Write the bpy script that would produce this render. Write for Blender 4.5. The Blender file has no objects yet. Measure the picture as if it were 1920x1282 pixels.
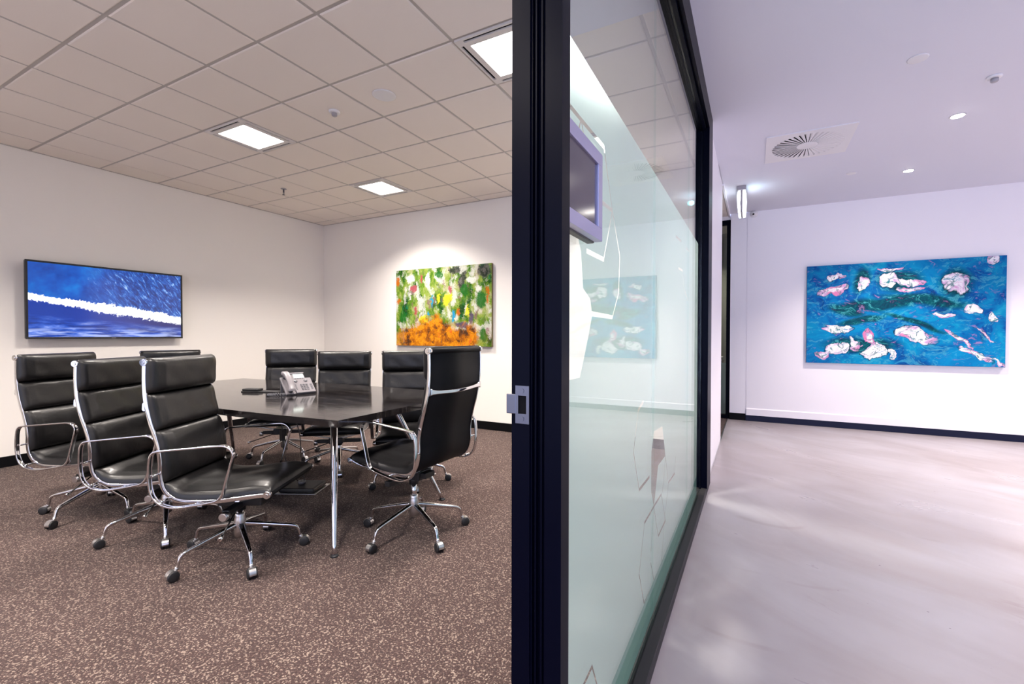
import bpy, bmesh, math, random
from math import sin, cos, pi, radians, sqrt
from mathutils import Vector, Matrix
from mathutils.geometry import delaunay_2d_cdt

random.seed(7)
SC = bpy.context.scene
COL = SC.collection
H0 = 1.232                       # eye height

# ------------------------------------------------------------ camera
cam = bpy.data.cameras.new('camera'); camo = bpy.data.objects.new('camera', cam); COL.objects.link(camo)
cam.sensor_width = 36; cam.lens = 849.068/1920*36
cam.shift_x = -15.317/1920; cam.shift_y = -0.862/1920
cam.clip_start = .02; cam.clip_end = 100
yaw, pit, rol = -.4773, -.0144, .0015
F = Vector((sin(yaw)*cos(pit), cos(yaw)*cos(pit), sin(pit)))
R0 = Vector((cos(yaw), -sin(yaw), 0)); U0 = R0.cross(F)
R = R0*cos(rol)+U0*sin(rol); U = -R0*sin(rol)+U0*cos(rol)
M = Matrix.Identity(4)
for i in range(3):
    M[i][0] = R[i]; M[i][1] = U[i]; M[i][2] = -F[i]
M[2][3] = H0
camo.matrix_world = M
SC.camera = camo

# ------------------------------------------------------------ world, exposure
SC.view_settings.view_transform = 'Standard'; SC.view_settings.look = 'None'
SC.view_settings.exposure = 0.86; SC.view_settings.gamma = 1.0; SC.view_settings.use_curve_mapping = False
W = bpy.data.worlds.new('daylight'); SC.world = W; W.use_nodes = True
bg = W.node_tree.nodes['Background']; bg.inputs[0].default_value = (.53, .63, 1.0, 1); bg.inputs[1].default_value = 2.2
SC.cycles.max_bounces = 10; SC.cycles.transparent_max_bounces = 16
SC.cycles.diffuse_bounces = 6; SC.cycles.glossy_bounces = 5
SC.cycles.caustics_reflective = False; SC.cycles.caustics_refractive = False
SC.cycles.sample_clamp_indirect = 4.0
SC.cycles.use_denoising = True

def area_light(name, loc, rot, sx, sy, power, color, spread=180, parent=None, portal=False):
    l = bpy.data.lights.new(name, 'AREA'); l.shape = 'RECTANGLE'; l.size = sx; l.size_y = sy
    l.energy = power; l.color = color; l.spread = radians(spread)
    o = bpy.data.objects.new(name, l); COL.objects.link(o); o.location = loc; o.rotation_euler = rot
    if portal: l.cycles.is_portal = True
    if parent: o.parent = parent
    return o
# daylight comes in through the unseen corridor end, left open for light
area_light('daylight_portal', (2.4, -2.95, 1.6), (radians(90), 0, 0), 5.0, 2.6, 1, (1, 1, 1), portal=True)

area_light('daylight_portal', (-2.575, -2.25, 1.35), (radians(90), 0, 0), 3.6, 2.15, 1, (1, 1, 1), portal=True)

# ------------------------------------------------------------ node helpers
class NT:
    def __init__(s, name):
        s.m = bpy.data.materials.new(name); s.m.use_nodes = True; s.t = s.m.node_tree
        s.t.nodes.clear(); s.out = s.n('ShaderNodeOutputMaterial')
    def n(s, typ, **kw):
        x = s.t.nodes.new(typ)
        for k, v in kw.items(): setattr(x, k, v)
        return x
    def put(s, sock, v):
        if v is None: return
        if isinstance(v, bpy.types.NodeSocket): s.t.links.new(v, sock)
        elif isinstance(v, (tuple, list)) and len(v) == 3 and sock.type == 'RGBA': sock.default_value = (*v, 1)
        else: sock.default_value = v
    def math(s, op, a, b=None, c=None, clamp=False):
        x = s.n('ShaderNodeMath', operation=op); x.use_clamp = clamp
        s.put(x.inputs[0], a); s.put(x.inputs[1], b); s.put(x.inputs[2], c); return x.outputs[0]
    def vmath(s, op, a, b=None, scale=None):
        x = s.n('ShaderNodeVectorMath', operation=op); s.put(x.inputs[0], a); s.put(x.inputs[1], b)
        if scale is not None: s.put(x.inputs['Scale'], scale)
        return x.outputs['Value'] if op in ('LENGTH', 'DOT_PRODUCT', 'DISTANCE') else x.outputs['Vector']
    def mix(s, f, a, b, blend='MIX'):
        x = s.n('ShaderNodeMix', data_type='RGBA', blend_type=blend)
        s.put(x.inputs[0], f); s.put(x.inputs[6], a); s.put(x.inputs[7], b); return x.outputs[2]
    def ramp(s, f, stops, interp='LINEAR'):
        x = s.n('ShaderNodeValToRGB'); cr = x.color_ramp; cr.interpolation = interp
        while len(cr.elements) < len(stops): cr.elements.new(.5)
        for e, (p, c) in zip(cr.elements, stops):
            e.position = p
            e.color = (*c, 1) if isinstance(c, (tuple, list)) else (c, c, c, 1)
        s.put(x.inputs[0], f); return x.outputs[0]
    def coord(s, which='Object'): return s.n('ShaderNodeTexCoord').outputs[which]
    def mapping(s, v, loc=(0, 0, 0), rot=(0, 0, 0), scale=(1, 1, 1), typ='POINT'):
        x = s.n('ShaderNodeMapping', vector_type=typ); s.put(x.inputs[0], v)
        x.inputs[1].default_value = loc; x.inputs[2].default_value = rot; x.inputs[3].default_value = scale
        return x.outputs[0]
    def streak(s, v, ang, sx, sy):
        return s.mapping(s.mapping(v, rot=(0, 0, -ang)), scale=(sx, sy, 1))
    def noise(s, v, scale=5, detail=2, rough=.5, dist=0, col=False):
        x = s.n('ShaderNodeTexNoise'); s.put(x.inputs['Vector'], v); x.inputs['Scale'].default_value = scale
        x.inputs['Detail'].default_value = detail; x.inputs['Roughness'].default_value = rough
        x.inputs['Distortion'].default_value = dist
        return x.outputs['Color'] if col else x.outputs['Fac']
    def voronoi(s, v, scale=5, out='Distance', feature='F1', rand=1):
        x = s.n('ShaderNodeTexVoronoi', feature=feature); s.put(x.inputs['Vector'], v); x.inputs['Scale'].default_value = scale
        x.inputs['Randomness'].default_value = rand
        return x.outputs[out]
    def sep(s, v):
        x = s.n('ShaderNodeSeparateXYZ'); s.put(x.inputs[0], v); return x.outputs
    def comb(s, a, b, c=0.0):
        x = s.n('ShaderNodeCombineXYZ'); s.put(x.inputs[0], a); s.put(x.inputs[1], b); s.put(x.inputs[2], c); return x.outputs[0]
    def bump(s, h, strength=.3, dist=.01):
        x = s.n('ShaderNodeBump'); s.put(x.inputs['Height'], h); x.inputs['Strength'].default_value = strength
        x.inputs['Distance'].default_value = dist; return x.outputs[0]
    def principled(s, color, rough=.5, metal=0, spec=.5, coat=0, normal=None, emis=None, estr=0, sheen=0):
        x = s.n('ShaderNodeBsdfPrincipled'); s.put(x.inputs['Base Color'], color); s.put(x.inputs['Roughness'], rough)
        s.put(x.inputs['Metallic'], metal); s.put(x.inputs['Specular IOR Level'], spec); s.put(x.inputs['Coat Weight'], coat)
        s.put(x.inputs['Normal'], normal); s.put(x.inputs['Sheen Weight'], sheen)
        if emis is not None:
            s.put(x.inputs['Emission Color'], emis); s.put(x.inputs['Emission Strength'], estr)
        s.t.links.new(x.outputs[0], s.out.inputs[0]); return x
    def emission(s, color, strength):
        x = s.n('ShaderNodeEmission'); s.put(x.inputs[0], color); s.put(x.inputs[1], strength)
        s.t.links.new(x.outputs[0], s.out.inputs[0]); return x

def simple(name, color, rough=.5, metal=0, spec=.5, coat=0):
    t = NT(name); t.principled(color, rough, metal, spec, coat); return t.m

def painted(name, color, rough=.6, bumpy=.04, scale=60):
    t = NT(name); c = t.coord('Object')
    t.principled(color, rough, 0, .3, 0, t.bump(t.noise(c, scale, 3), bumpy, .004)); return t.m

MAT = {}
MAT['wall'] = painted('wall_paint', (.87, .835, .795))
MAT['wall_cool'] = painted('corridor_paint', (.90, .88, .91))
MAT['ceil_cool'] = painted('corridor_ceiling_paint', (.73, .73, .80), .7)
MAT['black_metal'] = simple('black_powder_coat', (.0010, .0014, .006), .34, 0, .05)
MAT['black_skirt'] = simple('black_skirting', (.003, .003, .004), .5, 0, .12)
MAT['navy_skirt'] = simple('navy_skirting', (.003, .005, .026), .4, 0, .25)
MAT['chrome'] = simple('polished_chrome', (.66, .66, .69), .06, 1)
MAT['alu'] = simple('brushed_aluminium', (.62, .61, .62), .28, 1)
MAT['steel_blue'] = simple('satin_steel', (.13, .135, .17), .36, .85)
MAT['black_plastic'] = simple('black_plastic', (.008, .008, .010), .4)
MAT['rubber'] = simple('black_rubber', (.010, .010, .012), .55)
MAT['white_plastic'] = simple('white_plastic', (.78, .76, .76), .4)
MAT['grey_plastic'] = simple('grey_plastic', (.36, .34, .36), .35)
MAT['dark_grey_plastic'] = simple('dark_grey_plastic', (.10, .10, .115), .35)
MAT['dark_void'] = simple('dark_recess', (.004, .004, .005), .9, 0, .1)
MAT['white_metal'] = simple('white_metal_trim', (.72, .68, .65), .4)
MAT['tbar'] = simple('ceiling_grid_metal', (.50, .46, .42), .5)

def mk_leather():
    t = NT('black_leather'); c = t.coord('Object')
    h = t.math('ADD', t.math('MULTIPLY', t.noise(c, 9, 3, .6, .6), .9), t.math('MULTIPLY', t.voronoi(c, 420), .05))
    r = t.ramp(t.noise(c, 14, 3), [(0, .32), (1, .44)])
    t.principled((.0045, .0042, .0048), r, 0, .42, .05, t.bump(h, .28, .012)); return t.m
MAT['leather'] = mk_leather()
t = NT('black_sling'); c = t.coord('Object')
t.principled((.003, .003, .004), .6, 0, .15, 0, t.bump(t.voronoi(c, 500), .1, .002)); MAT['sling'] = t.m

def mk_carpet():
    t = NT('brown_carpet'); c = t.coord('Object')
    n1 = t.noise(c, 125, 2, .6); n2 = t.noise(c, 330, 1, .5); n3 = t.noise(c, 2.2, 3)
    v = t.voronoi(c, 170, 'Color'); vr = t.sep(v)[0]
    base = t.ramp(n1, [(.36, (.018, .009, .008)), (.50, (.044, .023, .021)), (.60, (.075, .043, .038)), (.68, (.36, .27, .22))])
    fleck = t.mix(t.ramp(vr, [(.86, 0.0), (.90, .60)]), base, (.44, .345, .28))
    dark = t.mix(t.ramp(vr, [(.10, .55), (.16, 0.0)]), fleck, (.035, .022, .022))
    col = t.mix(.25, dark, t.mix(n3, (.040, .022, .021), (.095, .058, .052)))
    h = t.math('ADD', n2, t.math('MULTIPLY', n1, .8))
    t.principled(col, .95, 0, .1, 0, t.bump(h, .7, .008), sheen=.1); return t.m
MAT['carpet'] = mk_carpet()

def mk_concrete():
    ANG = -.62; t = NT('polished_concrete'); c = t.coord('Object')
    big = t.noise(t.streak(c, ANG, 1, 1.5), .8, 4, .5, .6)
    med = t.noise(t.streak(c, ANG, .6, 1.6), 1.5, 6, .55, .8)
    col = t.ramp(big, [(.30, (.285, .25, .258)), (.50, (.33, .305, .322)), (.70, (.37, .355, .385))])
    col = t.mix(t.ramp(med, [(.30, .45), (.50, 0.0)]), col, (.28, .24, .25))
    col = t.mix(t.ramp(med, [(.52, 0.0), (.75, .4)]), col, (.45, .43, .46))
    # brown scuffs: thin broken strokes
    sc = t.noise(t.streak(c, ANG, 1.4, 8), 2.6, 6, .75, .6)
    area = t.math('ADD', t.math('MULTIPLY', t.ramp(t.noise(c, 1.15, 1), [(.60, 0.0), (.68, 1.0)]), .6), t.ramp(t.vmath('LENGTH', t.mapping(c, loc=(1.12, 1.83, 0), rot=(0, 0, ANG), scale=(.26, .05, 10), typ='TEXTURE')), [(.55, 1.0), (1.0, 0.0)]), clamp=True)
    col = t.mix(t.math('MULTIPLY', t.ramp(sc, [(.53, 0.0), (.60, .75)]), area), col, (.21, .165, .16))
    # dark streaks in arcs
    w = t.n('ShaderNodeTexWave', wave_type='RINGS', bands_direction='Z'); t.put(w.inputs['Vector'], t.mapping(c, loc=(2.6, -1.2, 0)))
    w.inputs['Scale'].default_value = .42; w.inputs['Distortion'].default_value = 6; w.inputs['Detail'].default_value = 3
    arc = t.math('MULTIPLY', t.ramp(w.outputs['Fac'], [(0.0, .5), (.012, 0.0)]), t.ramp(t.noise(c, 2.3, 2), [(.5, 0.0), (.6, .7)]))
    col = t.mix(arc, col, (.24, .20, .20))
    sp = t.voronoi(c, 9); col = t.mix(t.math('MULTIPLY', t.ramp(sp, [(.03, .8), (.045, 0.0)]), t.ramp(t.noise(c, 1.7, 1), [(.5, 0), (.52, 1)])), col, (.10, .08, .09))
    rough = t.ramp(med, [(.3, .42), (.7, .26)])
    t.principled(col, rough, 0, .45, 0, t.bump(t.noise(c, 14, 5), .05, .01)); return t.m
MAT['concrete'] = mk_concrete()

def mk_tile():
    t = NT('ceiling_tile'); c = t.coord('Object')
    n = t.noise(c, 160, 2); big = t.noise(c, .7, 2)
    col = t.mix(big, (.84, .765, .69), (.90, .83, .76))
    t.principled(col, .9, 0, .1, 0, t.bump(n, .12, .004)); return t.m
MAT['tile'] = mk_tile()

def mk_tablewood():
    t = NT('dark_polished_timber'); c = t.coord('Object')
    g = t.noise(t.mapping(c, rot=(0, 0, .12), scale=(.55, 6, 1)), 3.2, 7, .65, 1.1)
    g2 = t.noise(t.mapping(c, rot=(0, 0, .3), scale=(1.2, 14, 2)), 5, 5, .7, .5)
    col = t.ramp(g, [(.35, (.006, .005, .006)), (.54, (.012, .010, .010)), (.68, (.030, .026, .025)), (.8, (.07, .062, .058))])
    col = t.mix(t.math('MULTIPLY', t.ramp(g2, [(.56, 0), (.70, .55)]), t.ramp(g, [(.5, 0), (.62, 1)])), col, (.20, .175, .17))
    rough = t.ramp(g2, [(.3, .04), (.75, .15)])
    t.principled(col, rough, 0, .5, .0, t.bump(g2, .03, .003)); return t.m
MAT['timber'] = mk_tablewood()

def mk_glass(name, tint, refl_tint=(1, 1, 1)):
    t = NT(name); g = t.n('ShaderNodeNewGeometry')
    d = t.math('ABSOLUTE', t.vmath('DOT_PRODUCT', g.outputs['Incoming'], g.outputs['Normal']))
    p = t.math('POWER', t.math('SUBTRACT', 1.0, d, clamp=True), 5.0)
    f = t.math('ADD', .04, t.math('MULTIPLY', p, .60), clamp=True)
    tr = t.n('ShaderNodeBsdfTransparent'); t.put(tr.inputs[0], tint)
    gl = t.n('ShaderNodeBsdfGlossy'); t.put(gl.inputs[0], refl_tint); gl.inputs['Roughness'].default_value = 0.0
    mx = t.n('ShaderNodeMixShader'); t.put(mx.inputs[0], f); t.put(mx.inputs[1], tr.outputs[0]); t.put(mx.inputs[2], gl.outputs[0])
    t.t.links.new(mx.outputs[0], t.out.inputs[0]); return t.m
MAT['glass'] = mk_glass('clear_glass', (.93, .975, .965))

def mk_film(name, tcol, rcol, dcol, share):
    # scatters light once, where a ray enters the sheet
    t = NT(name); g = t.n('ShaderNodeNewGeometry')
    tl = t.n('ShaderNodeBsdfTranslucent'); t.put(tl.inputs[0], tcol)
    df = t.n('ShaderNodeBsdfDiffuse'); t.put(df.inputs[0], dcol)
    rf = t.n('ShaderNodeBsdfRefraction'); t.put(rf.inputs[0], rcol); rf.inputs['Roughness'].default_value = .62; rf.inputs['IOR'].default_value = 1.28
    m0 = t.n('ShaderNodeMixShader'); m0.inputs[0].default_value = share; t.put(m0.inputs[1], tl.outputs[0]); t.put(m0.inputs[2], rf.outputs[0])
    mx = t.n('ShaderNodeMixShader'); mx.inputs[0].default_value = .12
    t.put(mx.inputs[1], m0.outputs[0]); t.put(mx.inputs[2], df.outputs[0])
    tr = t.n('ShaderNodeBsdfTransparent'); m2 = t.n('ShaderNodeMixShader'); t.put(m2.inputs[0], g.outputs['Backfacing'])
    t.put(m2.inputs[1], mx.outputs[0]); t.put(m2.inputs[2], tr.outputs[0])
    t.t.links.new(m2.outputs[0], t.out.inputs[0]); return t.m
MAT['film'] = mk_film('frosted_film', (.50, .67, .69), (.84, .965, .97), (.62, .78, .80), .58)
MAT['film_teal'] = mk_film('teal_edge_film', (.20, .36, .35), (.28, .45, .44), (.20, .34, .33), .4)
MAT['track'] = simple('dark_grey_track', (.022, .021, .023), .5, 0, .2)

# ------------------------------------------------------------ mesh helpers
def obj(name, bm, mat=None, parent=None, smooth=False, loc=(0, 0, 0), rot=(0, 0, 0), autosm=None):
    me = bpy.data.meshes.new(name); bmesh.ops.recalc_face_normals(bm, faces=bm.faces)
    bm.to_mesh(me); bm.free()
    if mat:
        for m_ in (mat if isinstance(mat, (list, tuple)) else [mat]): me.materials.append(MAT[m_] if isinstance(m_, str) else m_)
    if smooth:
        for p in me.polygons: p.use_smooth = True
        if autosm: me.set_sharp_from_angle(angle=radians(autosm))
    o = bpy.data.objects.new(name, me); COL.objects.link(o); o.location = loc; o.rotation_euler = rot
    if parent: o.parent = parent
    return o

def thing(name, label, cat, loc=(0, 0, 0), rotz=0, group=None):
    o = bpy.data.objects.new(name, None); COL.objects.link(o); o.location = loc; o.rotation_euler = (0, 0, rotz)
    o.empty_display_size = .05; o['label'] = label; o['category'] = cat
    if group: o['group'] = group
    return o
def struct(o): o['kind'] = 'structure'; return o
def structure(name, loc=(0, 0, 0)):
    o = bpy.data.objects.new(name, None); COL.objects.link(o); o.location = loc; o.empty_display_size = .05; return struct(o)

def B(): return bmesh.new()
def box(bm, lo, hi, bev=0, seg=2, mi=0):
    lo = Vector(lo); hi = Vector(hi)
    vs = [bm.verts.new((x, y, z)) for x in (lo.x, hi.x) for y in (lo.y, hi.y) for z in (lo.z, hi.z)]
    q = [(0, 1, 3, 2), (4, 6, 7, 5), (0, 4, 5, 1), (2, 3, 7, 6), (0, 2, 6, 4), (1, 5, 7, 3)]
    fs = [bm.faces.new([vs[i] for i in f]) for f in q]
    for f in fs: f.material_index = mi
    if bev > 0:
        es = list({e for f in fs for e in f.edges})
        r = bmesh.ops.bevel(bm, geom=es, offset=bev, segments=seg, affect='EDGES', profile=.5)
        for f in r['faces']: f.material_index = mi
    return bm
def cyl(bm, p0, p1, r0, r1=None, n=24, cap=True, mi=0):
    r1 = r0 if r1 is None else r1
    p0 = Vector(p0); p1 = Vector(p1); d = (p1-p0).normalized()
    a = d.orthogonal().normalized(); b = d.cross(a)
    A = [bm.verts.new(p0+(a*cos(2*pi*i/n)+b*sin(2*pi*i/n))*r0) for i in range(n)]
    Bv = [bm.verts.new(p1+(a*cos(2*pi*i/n)+b*sin(2*pi*i/n))*r1) for i in range(n)]
    for i in range(n):
        f = bm.faces.new((A[i], A[(i+1) % n], Bv[(i+1) % n], Bv[i])); f.smooth = True; f.material_index = mi
    if cap:
        f = bm.faces.new(A[::-1]); f.material_index = mi
        f = bm.faces.new(Bv); f.material_index = mi
    return bm
def lathe(bm, prof, n=32, axis='z', c=(0, 0, 0), mi=0):
    c = Vector(c); rings = []
    for r, h in prof:
        ring = []
        for i in range(n):
            a = 2*pi*i/n; x, y = r*cos(a), r*sin(a)
            v = {'z': (x, y, h), 'x': (h, x, y), 'y': (x, h, y)}[axis]
            ring.append(bm.verts.new(c+Vector(v)))
        rings.append(ring)
    for k in range(len(rings)-1):
        for i in range(n):
            f = bm.faces.new((rings[k][i], rings[k][(i+1) % n], rings[k+1][(i+1) % n], rings[k+1][i])); f.smooth = True; f.material_index = mi
    f = bm.faces.new(rings[0][::-1]); f.material_index = mi
    f = bm.faces.new(rings[-1]); f.material_index = mi
    return bm
def catmull(P, k=6, closed=False):
    P = [Vector(p) for p in P]; n = len(P); out = []
    rng = range(n) if closed else range(n-1)
    for i in rng:
        if closed: a, b, c, d = P[i-1], P[i], P[(i+1) % n], P[(i+2) % n]
        else: a, b, c, d = P[max(i-1, 0)], P[i], P[i+1], P[min(i+2, n-1)]
        for j in range(k):
            t_ = j/k
            out.append(.5*((2*b)+(c-a)*t_+(2*a-5*b+4*c-d)*t_*t_+(3*b-a-3*c+d)*t_**3))
    if not closed: out.append(P[-1])
    return out
def sweep(bm, path, sect, side=None, closed=False, mi=0, radii=None, smooth=True):
    """sect: list of (a,b): a along the side axis, b along the path normal"""
    n = len(path); rings = []
    prev = None
    for i, p in enumerate(path):
        if closed: tg = (path[(i+1) % n]-path[i-1]).normalized()
        else: tg = (path[min(i+1, n-1)]-path[max(i-1, 0)]).normalized()
        if side is not None: sx = Vector(side); sx = (sx-tg*sx.dot(tg)).normalized()
        else:
            sx = tg.orthogonal().normalized() if prev is None else (prev-tg*prev.dot(tg)).normalized()
            prev = sx
        nn = tg.cross(sx)
        k = radii[i] if radii else 1
        rings.append([bm.verts.new(p+sx*a*k+nn*b*k) for a, b in sect])
    m = len(sect)
    for i in range(n if closed else n-1):
        for j in range(m):
            f = bm.faces.new((rings[i][j], rings[i][(j+1) % m], rings[(i+1) % n][(j+1) % m], rings[(i+1) % n][j]))
            f.smooth = smooth; f.material_index = mi
    if not closed:
        bm.faces.new(rings[0][::-1]).material_index = mi; bm.faces.new(rings[-1]).material_index = mi
    return bm
def circ(r, n=12): return [(r*cos(2*pi*i/n), r*sin(2*pi*i/n)) for i in range(n)]
def rrect(w, h, r, n=3):
    out = []
    for cx, cy, a0 in ((w/2-r, h/2-r, 0), (-w/2+r, h/2-r, 90), (-w/2+r, -h/2+r, 180), (w/2-r, -h/2+r, 270)):
        for k in range(n+1):
            a = radians(a0+90*k/n); out.append((cx+r*cos(a), cy+r*sin(a)))
    return out
def prism(bm, pts, lo, hi, axis='z', mi=0):
    """extrude a 2D outline; axis z: pts (x,y); axis x: pts (y,z); axis y: pts (x,z)"""
    def v(p, h): return {'z': (p[0], p[1], h), 'x': (h, p[0], p[1]), 'y': (p[0], h, p[1])}[axis]
    A = [bm.verts.new(v(p, lo)) for p in pts]; Bv = [bm.verts.new(v(p, hi)) for p in pts]; n = len(pts)
    for i in range(n): bm.faces.new((A[i], A[(i+1) % n], Bv[(i+1) % n], Bv[i])).material_index = mi
    bm.faces.new(A[::-1]).material_index = mi; bm.faces.new(Bv).material_index = mi
    return bm
def copy_tree(o, parent=None):
    c = o.copy(); COL.objects.link(c)
    if parent:
        c.parent = parent; c.matrix_parent_inverse = o.matrix_parent_inverse.copy()
    for ch in list(o.children): copy_tree(ch, c)
    return c

# ------------------------------------------------------------ dimensions
XL = -6.166; XP0 = -.423; XP1 = -.318; XG = -.372        # left wall, partition depth, glass plane
YB = 5.04; YN = -2.2; YC = 7.31                           # meeting room back / near wall, corridor end wall
ZR = 2.985; ZC = 3.003                                    # room / corridor ceiling
GX, GY, TS = -3.718, 1.1866, .525                         # ceiling grid
FX0 = -3.2                                                # far alcove left end

# floors
bm = B(); box(bm, (XL-.1, YN-.1, -.05), (-.345, YC+.1, 0)); struct(obj('floor', bm, 'carpet'))
bm = B(); box(bm, (-.345, -3.0, -.05), (5.0, YC+.1, 0)); struct(obj('floor', bm, 'concrete'))

# walls of the meeting room
bm = B(); box(bm, (XL-.1, YN-.1, 0), (XL, YB+.1, ZR+.1)); struct(obj('wall_left', bm, 'wall'))
bm = B(); box(bm, (XL, YB, 0), (-.50, YB+.1, ZR+.1)); struct(obj('wall_back', bm, 'wall'))
bm = B(); box(bm, (XL, YN-.1, 0), (-4.4, YN, ZR+.1)); box(bm, (-.75, YN-.1, 0), (XP0, YN, ZR+.1)); box(bm, (-4.4, YN-.1, 2.45), (-.75, YN, ZR+.1)); box(bm, (-4.4, YN-.1, 0), (-.75, YN, .25)); struct(obj('wall_near', bm, 'wall'))
w3 = structure('window_3_added'); bm = B()  # unseen window behind the camera, added to brighten the room
for x in (-4.4, -3.36, -2.09, -.81): box(bm, (x, YN-.08, .25), (x+.06, YN-.02, 2.45))
box(bm, (-4.34, YN-.08, .25), (-.81, YN-.02, .31)); box(bm, (-4.34, YN-.08, 2.39), (-.81, YN-.02, 2.45)); obj('window_frame', bm, 'black_metal', w3)
MAT['glass_warming'] = mk_glass('warming_glass', (.97, .92, .85))  # tint added to warm the daylight from the unseen window
for x in (-4.34, -3.30, -2.03): bm = B(); box(bm, (x, YN-.054, .31), (-3.36 if x < -4 else (-2.09 if x < -3 else -.81), YN-.046, 2.39)); obj('glass_pane', bm, 'glass_warming', w3)
# partition wall: near part, above the doorway, and the plastered length past the glass
bm = B(); box(bm, (XP0, YN-.1, 0), (-.345, -.20, ZR+.1)); struct(obj('wall_partition', bm, 'wall'))
bm = B(); box(bm, (XP0, 4.07, 0), (-.345, YB, ZR+.1)); box(bm, (-.499, YB, 0), (-.345, 5.80, ZR+.1)); struct(obj('wall_partition', bm, 'wall_cool'))
# corridor
bm = B()
box(bm, (-.318, YC, 0), (-.106, YC+.1, ZC)); box(bm, (-.100, YC, 0), (5.1, YC+.1, ZC)); box(bm, (-.107, YC+.012, 0), (-.099, YC+.1, ZC))
struct(obj('wall_corridor_end', bm, 'wall_cool'))
bm = B(); box(bm, (5.0, -3.0, 0), (5.1, YC, ZC)); struct(obj('wall_right', bm, 'wall_cool'))
# far alcove beside the corridor
bm = B(); box(bm, (FX0-.1, YB+.1, 0), (FX0, 9.5, ZC)); struct(obj('wall_alcove', bm, 'wall_cool'))

# ceilings
def tile_ceiling(x0, x1, y0, y1, z, skip=(), name='ceiling'):
    bm = B(); g = .011; rz = .007
    box(bm, (x0, y0, z+rz), (x1, y1, z+rz+.05), mi=1)
    i0 = math.floor((x0-GX)/TS); i1 = math.ceil((x1-GX)/TS); j0 = math.floor((y0-GY)/TS); j1 = math.ceil((y1-GY)/TS)
    for i in range(i0, i1):
        for j in range(j0, j1):
            if (i, j) in skip: continue
            a = max(GX+i*TS+g, x0+.012); b_ = min(GX+(i+1)*TS-g, x1-.012); c_ = max(GY+j*TS+g, y0+.012); d = min(GY+(j+1)*TS-g, y1-.012)
            if b_-a < .03 or d-c_ < .03: continue
            dz = random.uniform(-.0015, .0015)
            vb = [(a, c_), (b_, c_), (b_, d), (a, d)]; s = .006
            vi = [(a+s, c_+s), (b_-s, c_+s), (b_-s, d-s), (a+s, d-s)]
            top = [bm.verts.new((x, y, z+rz-.0005)) for x, y in vb]; mid = [bm.verts.new((x, y, z+.003+dz)) for x, y in vb]
            bot = [bm.verts.new((x, y, z+dz)) for x, y in vi]
            for k in range(4):
                bm.faces.new((top[k], top[(k+1) % 4], mid[(k+1) % 4], mid[k])); bm.faces.new((mid[k], mid[(k+1) % 4], bot[(k+1) % 4], bot[k]))
            bm.faces.new(bot); bm.faces.new(top[::-1])
    return struct(obj(name, bm, ['tile', 'tbar']))
LIGHTS = [(i, j) for i in (-1, 4) for j in (-5, -2, 2, 5)]  # panels in the negative rows are unseen, added to light the room
tile_ceiling(XL, XP0, YN, YB, ZR, LIGHTS)
tile_ceiling(FX0, -.345, YB+.1, 7.42, ZR)
bm = B(); box(bm, (-.352, 5.80, ZR-.012), (-.330, 7.42, ZC+.05)); struct(obj('trim_4', bm, 'wall_cool'))
bm = B(); box(bm, (-.345, -3.0, ZC), (5.0, YC, ZC+.05)); struct(obj('ceiling', bm, 'ceil_cool'))
# pale panel added beside the glass, standing in for a bright reflection
bm = B(); box(bm, (-1.02, .9, ZR-.012), (XP0-.001, 2.512, ZR+.006), .002); struct(obj('ceiling', bm, 'ceil_cool'))

# wall angle trim where tiles meet the walls
bm = B(); box(bm, (XL, YN, ZR-.006), (XL+.014, YB, ZR+.004)); box(bm, (XL+.014, YB-.014, ZR-.006), (XP0, YB, ZR+.004)); struct(obj('trim_1', bm, 'tbar'))
# skirtings
bm = B(); box(bm, (XL, YN, 0), (XL+.014, YB, .098), .003); struct(obj('baseboard_left', bm, 'black_skirt'))
bm = B(); box(bm, (XL+.014, YB-.014, 0), (XP0, YB, .106), .003); struct(obj('baseboard_back', bm, 'black_skirt'))
bm = B(); box(bm, (-.106, YC-.016, 0), (5.0, YC, .083), .003); struct(obj('baseboard_corridor_end', bm, 'navy_skirt'))
bm = B(); box(bm, (-.318, YC-.006, 0), (-.107, YC, .100), .002); struct(obj('baseboard_corridor_end', bm, 'black_skirt'))
bm = B(); prism(bm, [(YC-.014, .083), (YC, .083), (YC, .185), (YC-.014, .172)], -.098, 5.0, 'x'); struct(obj('trim_2', bm, 'wall_cool'))
bm = B(); box(bm, (-.352, -2.9, 0), (-.338, YC-.02, .004)); struct(obj('trim_3', bm, 'alu'))

# ------------------------------------------------------------ glazed partition  (window_1)
ZT = 2.812; ZB = .042
win = structure('window_1')
def jamb_profile(y0, y1):
    # outline in (x, y): ribbed face towards -y
    return [(XP0, y0), (-.384, y0), (-.384, y0+.004), (-.380, y0+.004), (-.380, y0+.012), (-.374, y0+.012), (-.374, y0+.003), (-.371, y0+.003), (-.371, y0+.012),
            (-.362, y0+.012), (-.362, y0+.003), (-.3585, y0+.003), (-.3585, y0+.008), (-.352, y0+.008), (-.352, y0), (XP1, y0), (XP1, y1), (XP0, y1)]
bm = B(); prism(bm, jamb_profile(.782, .822), 0, ZC, 'z'); jamb = obj('jamb', bm, 'black_metal', win)
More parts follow.
